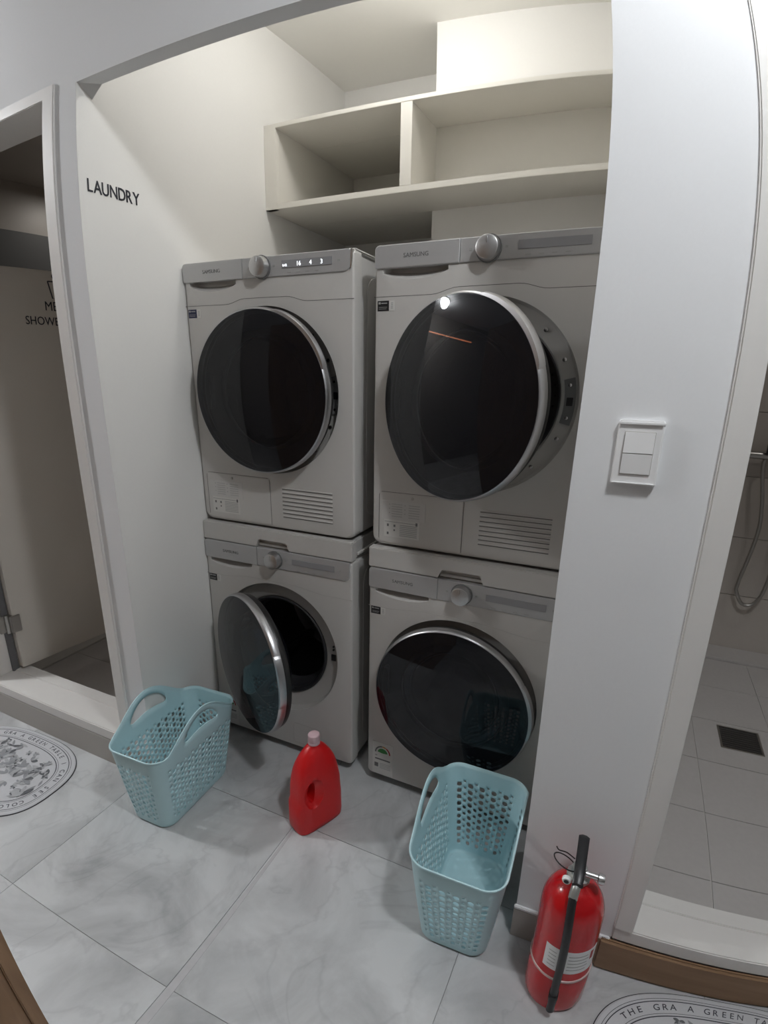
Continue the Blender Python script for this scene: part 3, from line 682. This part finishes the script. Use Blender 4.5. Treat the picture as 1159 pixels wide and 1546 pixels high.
# ---------------------------------------------------------------- laundry baskets
def make_basket(loc, rz, label, hx=.118):
    t = thing('laundry_basket', loc, label, 'laundry basket', 'pale blue laundry baskets', rz)
    HB = .283; bx, by, tx, ty = hx - .032, .150, hx, .188
    def perim(n):
        """unit rounded rectangle path: fraction -> (side info); returns list of (ux, uy) where the outline is built per height"""
        return [k / n for k in range(n)]
    def outline(s, z):
        f = min(z / HB, 1.25); f2 = f ** .9
        a = bx + (tx - bx) * f2; b = by + (ty - by) * f2; r = .040 + .012 * f
        lx, ly = 2 * (a - r), 2 * (b - r); q = PI / 2 * r
        tot = 2 * (lx + ly) + 4 * q; # keep corners at the same fraction at all heights
        # reference fractions taken at mid height
        return a, b, r
    RA, RB, RR = bx + (tx - bx) * .6, by + (ty - by) * .6, .047
    LX, LY, Q = 2 * (RA - RR), 2 * (RB - RR), PI / 2 * RR; TOT = 2 * (LX + LY) + 4 * Q
    def pt(s, z):
        d = (s % 1.0) * TOT; a, b, r = outline(s, z)
        f = max(0.0, z) / HB
        segs = ((LY, 'r'), (Q, 0), (LX, 't'), (Q, 1), (LY, 'l'), (Q, 2), (LX, 'b'), (Q, 3))
        for L_, k in segs:
            if d <= L_ + 1e-9: break
            d -= L_
        u = min(1, d / L_)
        if k == 'r': p = (a, -(b - r) + 2 * (b - r) * u)
        elif k == 't': p = ((a - r) - 2 * (a - r) * u, b)
        elif k == 'l': p = (-a, (b - r) - 2 * (b - r) * u)
        elif k == 'b': p = (-(a - r) + 2 * (a - r) * u, -b)
        else:
            ang = k * PI / 2 + u * PI / 2; cxx, cyy = ((1, 1), (-1, 1), (-1, -1), (1, -1))[k]
            p = (cxx * (a - r) + r * math.cos(ang), cyy * (b - r) + r * math.sin(ang))
        return Vector((p[0], p[1], z))
    NS = 64
    def zrim(s):
        p = pt(s, HB)
        e = (.5 + .5 * math.cos(PI * min(1.0, abs(p.y) / .158))) ** .72
        side = min(1.0, max(0.0, (abs(p.x) - tx * .80) / (tx * .18)))
        return HB + .084 * e * side
    bm = bmesh.new()
    NZ = 10; zl, zh = .024, .240; dz = (zh - zl) / (NZ + .5); vc = {}
    def lat(k, i):                                     # lattice vertex on column line k at half-step i
        k %= NS
        if (k, i) not in vc: vc[(k, i)] = bm.verts.new(pt(k / NS, zl + i * dz / 2))
        return vc[(k, i)]
    NI = 2 * NZ + 1
    cell = TOT / NS
    for k in range(NS):
        off = k % 2
        for j in range(NZ):
            i0 = off + 2 * j
            sc = (k + .5) / NS; zc = zl + (i0 + 1) * dz / 2; p = pt(sc, zc); a, b, r = outline(0, zc)
            outer = [((-1, -1), lat(k, i0)), ((1, -1), lat(k + 1, i0)), ((1, 0), lat(k + 1, i0 + 1)), ((1, 1), lat(k + 1, i0 + 2)), ((-1, 1), lat(k, i0 + 2)), ((-1, 0), lat(k, i0 + 1))]
            if abs(p.x) > a - r * .62 and abs(p.y) > b - r * .62:
                bm.faces.new([o_[1] for o_ in outer]); continue
            fr = j / (NZ - 1); big = k % 2 == 0
            rad = .0062 + (.0026 if big else -.0030) * math.cos(PI * fr * 1.25 + PI) * 1.0 if True else 0
            rad = (.0060 + (.0022 if big else -.0030) * abs(math.cos(PI * fr * .95)) ** .8) * (1.0 if fr > .12 or not big else .8)
            rad = min(rad, .47 * min(cell, dz))
            hole = []
            for q in range(12):
                an = 2 * PI * q / 12; hole.append((an, bm.verts.new(pt(sc + rad * math.cos(an) / TOT, zc + rad * math.sin(an)))))
            ol = sorted([(math.atan2(uv[1] * dz, uv[0] * cell) % (2 * PI), v) for uv, v in outer], key=lambda q: q[0])
            A = ol; B = hole; ia = ib = 0; na, nb = len(A), len(B)
            while ia < na or ib < nb:
                ta = A[(ia + 1) % na][0] + (2 * PI if ia + 1 >= na else 0); tb = B[(ib + 1) % nb][0] + (2 * PI if ib + 1 >= nb else 0)
                if ib >= nb or (ia < na and ta <= tb):
                    bm.faces.new((A[ia % na][1], A[(ia + 1) % na][1], B[ib % nb][1])); ia += 1
                else:
                    bm.faces.new((A[ia % na][1], B[(ib + 1) % nb][1], B[ib % nb][1])); ib += 1
        if off: bm.faces.new((lat(k, 0), lat(k + 1, 0), lat(k + 1, 1), lat(k, 1)))
        else: bm.faces.new((lat(k, NI - 1), lat(k + 1, NI - 1), lat(k + 1, NI), lat(k, NI)))
    # foot curve and base
    base_rows = [(.86, .0015), (.94, .003), (.985, .010), (1.0, .024)]
    NF = NS; prev = None
    ctr = bm.verts.new((0, 0, .0015))
    for sc_, z in base_rows:
        ring = []
        for k in range(NF):
            p = pt(k / NF, .024); ring.append(bm.verts.new((p.x * sc_, p.y * (1 - (1 - sc_) * bx / by), z)))
        if prev is None:
            for k in range(NF): bm.faces.new((ctr, ring[k], ring[(k + 1) % NF]))
        else:
            for k in range(NF): bm.faces.new((prev[k], prev[(k + 1) % NF], ring[(k + 1) % NF], ring[k]))
        prev = ring
    # upper band with the handle slots
    NB = NS * 4
    lowr, midl, midu, top, slot = [], [], [], [], []
    for k in range(NB):
        s = k / NB; zr = zrim(s); p = pt(s, HB); on = abs(p.x) > tx * .97 and abs(p.y) < .076
        zm = HB - .020 + (zr - HB) * .55
        h = .026 * math.sqrt(max(0, 1 - (p.y / .076) ** 2)) if on else 0
        if on: zm = HB - .020 + (zr - HB) * .55 + .012 * (1 - (p.y / .076) ** 2)
        lowr.append(pt(s, .240)); midl.append(pt(s, (zm - h))); midu.append(pt(s, (zm + h))); top.append(pt(s, zr)); slot.append(h > 0)
    def flare(p):                                              # keep the raised handle nearly upright
        if p.z > HB: p = Vector((math.copysign(min(abs(p.x), tx + .06 * (p.z - HB)), p.x) if abs(p.x) > tx * .9 else p.x, p.y, p.z))
        return p
    R_ = []
    # transition row: the coarse hole lattice fans out to the fine band
    z2 = .250
    row2 = [pt(k / NB, z2) for k in range(NB)]
    base2 = [bm.verts.new(p) for p in row2]
    for k in range(NS):
        bm.faces.new([lat(k, NI), lat(k + 1, NI)] + [base2[(4 * k + q) % NB] for q in (4, 3, 2, 1, 0)])
    R_.append(base2)
    for rows in (None, midl): 
        if rows is None: rows = [a.lerp(b, .5) for a, b in zip(row2, midl)]
        R_.append([bm.verts.new(flare(p)) for p in rows])
    up = [bm.verts.new(flare(p)) if slot[k] else R_[2][k] for k, p in enumerate(midu)]
    mid = [bm.verts.new(flare(a.lerp(b, .5))) for a, b in zip(midu, top)]
    tp = [bm.verts.new(flare(p)) for p in top]
    for A, B in ((R_[0], R_[1]), (R_[1], R_[2]), (up, mid), (mid, tp)):
        for k in range(NB): j = (k + 1) % NB; bm.faces.new((A[k], A[j], B[j], B[k]))
    bmesh.ops.remove_doubles(bm, verts=bm.verts[:], dist=.00015)
    for f in bm.faces: f.smooth = True
    o = link('basket_shell', bm, M['basket'], t)
    for p in o.data.polygons: p.use_smooth = True
    md = o.modifiers.new('thickness', 'SOLIDIFY'); md.thickness = .0026; md.offset = -1
    link('rim', tube([flare(p) for p in top], .0028, 6, True), M['basket'], t, True)
    return t
make_basket((.121, -.343, 0), math.radians(2), 'pale blue perforated laundry basket beside the doorway of the men shower room', .110)
make_basket((1.103, -.310, 0), math.radians(1), 'pale blue perforated laundry basket beside the pillar with the light switch', .117)

# ---------------------------------------------------------------- red detergent jug
jug = thing('detergent_jug', (.586, -.240, 0), 'red plastic detergent jug with a pink screw cap, on the floor between the baskets', 'jug', rz=math.radians(66))
bm = bmesh.new(); rows = []
sec = [(.0, .072, .042, 0), (.004, .082, .047, 0), (.02, .084, .048, 0), (.095, .083, .047, 0), (.106, .079, .047, .002), (.15, .077, .046, .001), (.185, .072, .046, 0), (.205, .069, .044, 0),
       (.225, .063, .041, 0), (.245, .053, .036, 0), (.262, .041, .030, 0), (.276, .028, .023, 0), (.282, .0175, .0175, 0), (.300, .0155, .0155, 0)]
for z, a, b, sh_ in sec:
    ring = []
    n_exp = 2.0 + 2.2 * max(0, min(1, (.27 - z) / .12))
    for k in range(48):
        q = 2 * PI * k / 48; c_, s_ = math.cos(q), math.sin(q)
        ring.append(bm.verts.new((a * math.copysign(abs(c_) ** (2 / n_exp), c_) + sh_, b * math.copysign(abs(s_) ** (2 / n_exp), s_), z)))
    rows.append(ring)
for A, B in zip(rows, rows[1:]):
    for k in range(48): bm.faces.new((A[k], A[(k + 1) % 48], B[(k + 1) % 48], B[k]))
bm.faces.new(rows[0]); bm.faces.new(rows[-1])
body = link('bottle', bm, M['jug'], jug, True)
cut = prism([(-.036 + .015 * math.cos(2 * PI * k / 20), .142 + .037 * math.sin(2 * PI * k / 20)) for k in range(20)], -.08, .08)
boolean(body, cut)
# scooped flanks around the grip hole
for s in (-1, 1):
    bm = bmesh.new(); bmesh.ops.create_uvsphere(bm, u_segments=24, v_segments=14, radius=1)
    for v in bm.verts: v.co = Vector((v.co.x * .040 - .034, v.co.y * .030 + s * .058, v.co.z * .056 + .142))
    boolean(body, bm)
smooth_obj(body, 50)
cap = link('screw_cap', lathe([(0, .3175), (.0160, .3175), (.0180, .3155), (.0185, .293), (.0175, .291)], 40, 'z'), M['cap'], jug, True)
link('cap_ring', lathe([(.0180, .2925), (.0190, .292), (.0190, .286), (.0165, .285)], 40, 'z'), M['cap'], cap, True)

# ---------------------------------------------------------------- fire extinguisher
ex = thing('fire_extinguisher', (1.363, -.452, 0), 'red fire extinguisher standing on the marble floor in front of the pillar', 'fire extinguisher')
link('cylinder', lathe([(0, .004), (.058, .004), (.0665, .010), (.0685, .020), (.0685, .098), (.0665, .104), (.0665, .285), (.0645, .305), (.0585, .325), (.048, .343), (.034, .356), (.020, .362), (.016, .366), (.016, .372)], 64, 'z'), M['ext'], ex, True)
link('cylinder_band', lathe([(.0668, .118), (.0690, .119), (.0690, .124), (.0668, .125)], 64, 'z'), M['whiteband'], ex, True)
lb = link('instruction_label', lathe([(.0669, .150), (.0672, .150), (.0672, .222), (.0669, .222)], 40, 'z', a0=math.radians(-123), a1=math.radians(-15)), M['white'], ex, True)
bm = bmesh.new()
for k in range(5): merge(bm, lathe([(.0674, .162 + .011 * k), (.0674, .1645 + .011 * k)], 16, 'z', a0=math.radians(-78), a1=math.radians(-40 + 3 * (k % 2))))
for k in range(5): merge(bm, lathe([(.0674, .162 + .011 * k), (.0674, .164 + .011 * k)], 8, 'z', a0=math.radians(-115), a1=math.radians(-100)))
link('label_print', bm, M['ink_grey'], lb)
link('label_print', lathe([(.0674, .186), (.0674, .214)], 8, 'z', a0=math.radians(-34), a1=math.radians(-26)), M['redink'], lb)
link('valve_collar', lathe([(.0, .366), (.022, .366), (.024, .370), (.024, .378), (.017, .382), (.015, .398), (0, .400)], 32, 'z'), M['brass'], ex, True)
link('valve_outlet', tube(smoothpath([(0, -.008, .385), (-.001, -.032, .383), (-.003, -.044, .374), (-.004, -.050, .360)], 5), .0095, 14), M['brass'], ex, True)
link('discharge_hose', tube(smoothpath([(-.004, -.050, .364), (-.0035, -.060, .345), (-.002, -.077, .31), (.0, -.085, .25), (.001, -.083, .18), (.001, -.081, .11), (.002, -.080, .085)], 6), .0085, 14), M['hose'], ex, True)
link('hose_nozzle', tube([(.002, -.080, .092), (.002, -.080, .086), (.003, -.079, .05), (.003, -.079, .03)], .009, 14, radii=[.0088, .0105, .0085, .0095]), M['black'], ex, True)
link('hose_clip', bbox(-.008, .012, -.091, -.064, .086, .092, .001), M['black'], ex)
def lever(w0, w1, path, th):
    bm = bmesh.new(); R = []
    for i, (y, z) in enumerate(path):
        t = i / (len(path) - 1); wd = (w0 + (w1 - w0) * t) / 2
        if i == len(path) - 1: wd *= .55
        R.append([bm.verts.new(p) for p in ((-wd, y, z - th), (wd, y, z - th), (wd, y, z), (wd * .6, y, z + .003), (-wd * .6, y, z + .003), (-wd, y, z))])
    for A, B in zip(R, R[1:]):
        for k in range(6): bm.faces.new((A[k], A[(k + 1) % 6], B[(k + 1) % 6], B[k]))
    bm.faces.new(R[0]); bm.faces.new(R[-1]); return bm
link('squeeze_lever', lever(.021, .023, [(-.042, .392), (-.03, .400), (0, .407), (.03, .413), (.055, .418), (.066, .417), (.072, .413)], .006), M['black'], ex, True)
link('carry_handle', lever(.018, .020, [(-.02, .384), (.0, .386), (.03, .386), (.056, .380), (.064, .374)], .005), M['black'], ex, True)
link('pressure_gauge', lathe([(0, -.005), (.0075, -.005), (.0088, -.003), (.0088, .004)], 24, 'y', (-.022, -.028, .381)), M['white'], ex, True)
link('gauge_face', lathe([(0, -.0056), (.0050, -.0056)], 20, 'y', (-.022, -.028, .381)), M['black'], ex)
pr = link('pull_pin', tube([(.012, -.012, .398), (.036, -.012, .398)], .0065, 12), M['screw'], ex, True)
link('pin_cap', lathe([(0, .052), (.010, .050), (.0115, .044), (.0115, .038), (.006, .036)], 20, 'x', (0, -.012, .396)), M['screw'], pr, True)
rp = [(-.030 + .024 * math.cos(a), -.004 + .016 * math.sin(a), .402 + .010 * math.cos(a) * -1) for a in [2 * PI * k / 24 for k in range(24)]]
link('pull_ring', tube(rp, .0014, 6, True), M['black'], ex, True)
link('seal_tag', tube(smoothpath([(-.012, .012, .402), (-.030, .016, .408), (-.046, .010, .414), (-.052, .014, .418)], 4), .0013, 6), M['black'], ex, True)

# ---------------------------------------------------------------- light switch
sp = thing('light_switch', (1.3435, YF, 1.243), 'white two-rocker light switch plate on the white pillar', 'light switch')
link('switch_plate', prism_bevel(dense(rrect(-.0365, .0365, -.0565, .0565, .004, 4), .05), -.009, 0, .003), M['white'], sp)
link('plate_lip', bbox(-.0365, .0365, -.0125, -.002, .047, .0565, .003), M['white'], sp, True)
link('plate_lip', bbox(-.0365, .0365, -.0115, -.002, -.0565, -.049, .003), M['white'], sp, True)
link('rocker_frame', bbox(-.0245, .0245, -.0098, -.005, -.0375, .0375, .0005), M['base'], sp)
for z0_, z1_, tilt in ((.0008, .0365, 0), (-.0365, -.0008, 1)):
    link('rocker', prism([(-.0105, z0_), (-.0135 + .002 * tilt, z0_ + (.001 if tilt else 0)), (-.0115 - .002 * tilt, z1_), (-.0085, z1_), (-.007, z0_)], -.0235, .0235, 'x'), M['white'], sp)

# ---------------------------------------------------------------- oval mats
def make_mat(cx, cy, rz, label):
    t = thing('floor_mat', (cx, cy, 0), label, 'mat', 'oval botanical floor mats', rz)
    A_, B_, NE = .296, .200, 2.6
    def sup(r_in, k, n):
        q = 2 * PI * k / n; c_, s_ = math.cos(q), math.sin(q)
        return ((A_ - r_in) * math.copysign(abs(c_) ** (2 / NE), c_), (B_ - r_in) * math.copysign(abs(s_) ** (2 / NE), s_))
    n = 160
    bm = bmesh.new(); rings = [[bm.verts.new((*sup(i_, k, n), z)) for k in range(n)] for i_, z in ((0, .0003), (-.001, .0035), (.003, .0055))]
    for P, Q_ in zip(rings, rings[1:]):
        for k in range(n): bm.faces.new((P[k], P[(k + 1) % n], Q_[(k + 1) % n], Q_[k]))
    bm.faces.new(rings[0]); bm.faces.new(rings[-1])
    base = link('mat_pad', bm, M['mat'], t)
    bm = bmesh.new(); rings = [[bm.verts.new((*sup(i_, k, n), z)) for k in range(n)] for i_, z in ((-.003, .0002), (-.0035, .0020), (-.0005, .0025))]
    for P, Q_ in zip(rings, rings[1:]):
        for k in range(n): bm.faces.new((P[k], P[(k + 1) % n], Q_[(k + 1) % n], Q_[k]))
    link('mat_edging', bm, M['matedge'], t)
    bm = bmesh.new()
    for i0, wd in ((.0125, .0012), (.019, .0024), (.052, .0012), (.058, .0028)):
        P = [bm.verts.new((*sup(i0, k, n), .0058)) for k in range(n)]; Q_ = [bm.verts.new((*sup(i0 + wd, k, n), .0058)) for k in range(n)]
        for k in range(n): bm.faces.new((P[k], P[(k + 1) % n], Q_[(k + 1) % n], Q_[k]))
    link('printed_rings', bm, M['matink'], t)
    # lettering running clockwise round the border
    path = [sup(.0435, -k, 720) for k in range(720)]
    cum = [0]
    for a, b in zip(path, path[1:] + path[:1]): cum.append(cum[-1] + math.dist(a, b))
    words = 'THE GRA A GREEN TABLE I CAN SEE COLOR    '
    bm = bmesh.new(); step = .0205
    s_start = None
    # start where the path runs along the upper left
    start = min(range(720), key=lambda i: (path[i][0] + .216) ** 2 + (path[i][1] - .088) ** 2)
    for ci, ch in enumerate(words):
        if ch == ' ': continue
        d = (cum[start] + ci * step) % cum[-1]
        i = max(j for j in range(720) if cum[j] <= d); p = Vector(path[i]); q = Vector(path[(i + 6) % 720]); tdir = (q - p).normalized()
        b_ = text_bm(ch, .0235, .0001, bold=.0004)
        place_text(b_, (p.x, p.y, .0059), (tdir.x, tdir.y, 0), (-tdir.y, tdir.x, 0), 1.0); merge(bm, b_)
    link('mat_lettering', bm, M['matink'], t)
    # botanical print: leaves, sprigs, blossoms
    rnd = random.Random(5)
    leaves = [bmesh.new() for _ in range(3)]
    def inside(x, y, m_=.068): return (abs(x) / (A_ - m_)) ** NE + (abs(y) / (B_ - m_)) ** NE < 1
    def leaf_(b_, x, y, a, L_, w_, z):
        P = []
        for k in range(9):
            u = k / 8; P.append((u * L_, w_ * math.sin(PI * u) ** .8))
        pts = [(u, v) for u, v in P] + [(u, -v * .8) for u, v in P[-2:0:-1]]
        out = []
        for u, v in pts:
            X = x + u * math.cos(a) - v * math.sin(a); Y = y + u * math.sin(a) + v * math.cos(a)
            if not inside(X, Y, .061): return
            out.append((X, Y, z))
        b_.faces.new([b_.verts.new(p) for p in out])
    for i in range(150):
        x = rnd.uniform(-.23, .23); y = rnd.uniform(-.135, .135)
        if not inside(x, y): continue
        kind = rnd.random(); z = .0058 + .000015 * i
        if kind < .55:
            a = rnd.uniform(0, 2 * PI)
            for q in range(rnd.randint(2, 4)): leaf_(leaves[rnd.choice((0, 0, 1, 2, 2))], x, y, a + q * .8, rnd.uniform(.025, .055), rnd.uniform(.005, .011), z + q * .000002)
        else:
            for q in range(6): leaf_(leaves[rnd.choice((0, 2, 2, 1))], x, y, q * PI / 3 + i, rnd.uniform(.010, .017), .0045, z + q * .000002)
    for k, b_ in enumerate(leaves): link('botanical_print', b_, M[('mat_g1', 'mat_g2', 'mat_g3')[k]], t)
    return t
make_mat(-.565, -.568, math.radians(2.5), 'grey and white oval botanical mat in front of the left doorway')
make_mat(1.762, -.573, math.radians(0), 'grey and white oval botanical mat in front of the right doorway, by the extinguisher')

# ---------------------------------------------------------------- wooden panel at the near left
wp = thing('wooden_cabinet', (.0, -1.55, 0), 'brown wooden cabinet side at the near left corner of the floor', 'cabinet')
link('cabinet_body', bbox(-.30, .545, -.40, .412, 0.0, 1.9, .004), M['wood'], wp)
link('cabinet_edge', bbox(.5455, .552, .385, .4125, 0.0, 1.9, .002), M['wood'], wp)

# ---------------------------------------------------------------- shower fittings
dr = thing('floor_drain', (1.903, .760, .030), 'square dark metal floor drain in the right shower room', 'drain')
link('drain_pan', boxes([(-.072, .072, -.072, .072, -.004, .0006)]), M['black'], dr)
link('drain_frame', boxes([(-.076, .076, -.076, -.069, -.003, .003), (-.076, .076, .069, .076, -.003, .003), (-.076, -.069, -.069, .069, -.003, .003), (.069, .076, -.069, .069, -.003, .003)]), M['steel'], dr)
for k in range(9): link('drain_bar', bbox(-.069, .069, -.062 + .0145 * k, -.054 + .0145 * k, .0, .002, .0005), M['drain'], dr)
hs = thing('shower_mixer', (1.93, 1.597, 1.05), 'chrome shower mixer with a hanging hose on the right shower wall', 'shower')
link('mixer_body', tube([(-.085, -.055, -.01), (.14, -.055, -.01)], .020, 16, radii=[.018, .020]), M['steel'], hs, True)
link('wall_union', tube([(.02, 0, -.01), (.02, -.055, -.01)], .016, 14), M['steel'], hs, True)
link('wall_union', tube([(.12, 0, -.01), (.12, -.055, -.01)], .016, 14), M['steel'], hs, True)
link('mixer_lever', bbox(-.01, .03, -.10, -.075, .0, .050, .004), M['black'], hs)
link('hose', tube(smoothpath([(.0, -.055, -.025), (-.005, -.065, -.08), (.03, -.072, -.34), (-.003, -.072, -.62), (.0, -.072, -.68), (.035, -.072, -.735), (.085, -.072, -.72), (.115, -.072, -.62), (.125, -.07, -.40), (.13, -.06, .30)], 8), .0085, 10), M['steel'], hs, True)
link('slide_rail', tube([(.13, -.045, .10), (.13, -.045, .85)], .010, 12), M['steel'], hs, True)
link('hand_shower', lathe([(0, -.01), (.045, -.008), (.048, .0), (.03, .012), (0, .016)], 28, 'y', (.12, -.12, .55)), M['steel'], hs, True)

# ---------------------------------------------------------------- glowing ceiling dome lamps
for key, (x, y, z), zc, lab in (('hall_right', HALL_R, 2.6, 'round glowing dome lamp on the hall ceiling near the right doorway'),
                                ('hall_left', HALL_L, 2.6, 'round glowing dome lamp on the hall ceiling near the left doorway'),
                                ('alcove', ALC, CZ, 'round glowing dome lamp on the alcove ceiling above the machines')):
    t = thing('ceiling_lamp', (x, y, zc), lab, 'ceiling lamp', 'round ceiling lamps')
    link('lamp_base', lathe([(0, 0), (.105, 0), (.105, -.012), (.09, -.014), (0, -.014)], 40, 'z'), M['white'], t, True)
    link('lamp_dome', lathe([(.09 * math.cos(a), -.0145 - .095 * math.sin(a)) for a in [PI / 2 * k / 8 for k in range(9)]], 32, 'z'), M['dome_' + key], t, True)

# warm strip lamp high on the left end wall of the hall (it shows in the dryer door glass)
sl = thing('strip_lamp', (-2.6, -1.6, 2.30), 'long thin warm orange strip lamp high on the hall end wall', 'strip lamp')
link('lamp_housing', bbox(.0, .012, -.72, .72, -.014, .014, .002), M['white'], sl)
link('glowing_strip', bbox(.012, .016, -.71, .71, -.008, .008, .001), mat('warm_strip', (1, .6, .4), .5, emit=((1, .30, .12), 6.0)), sl)
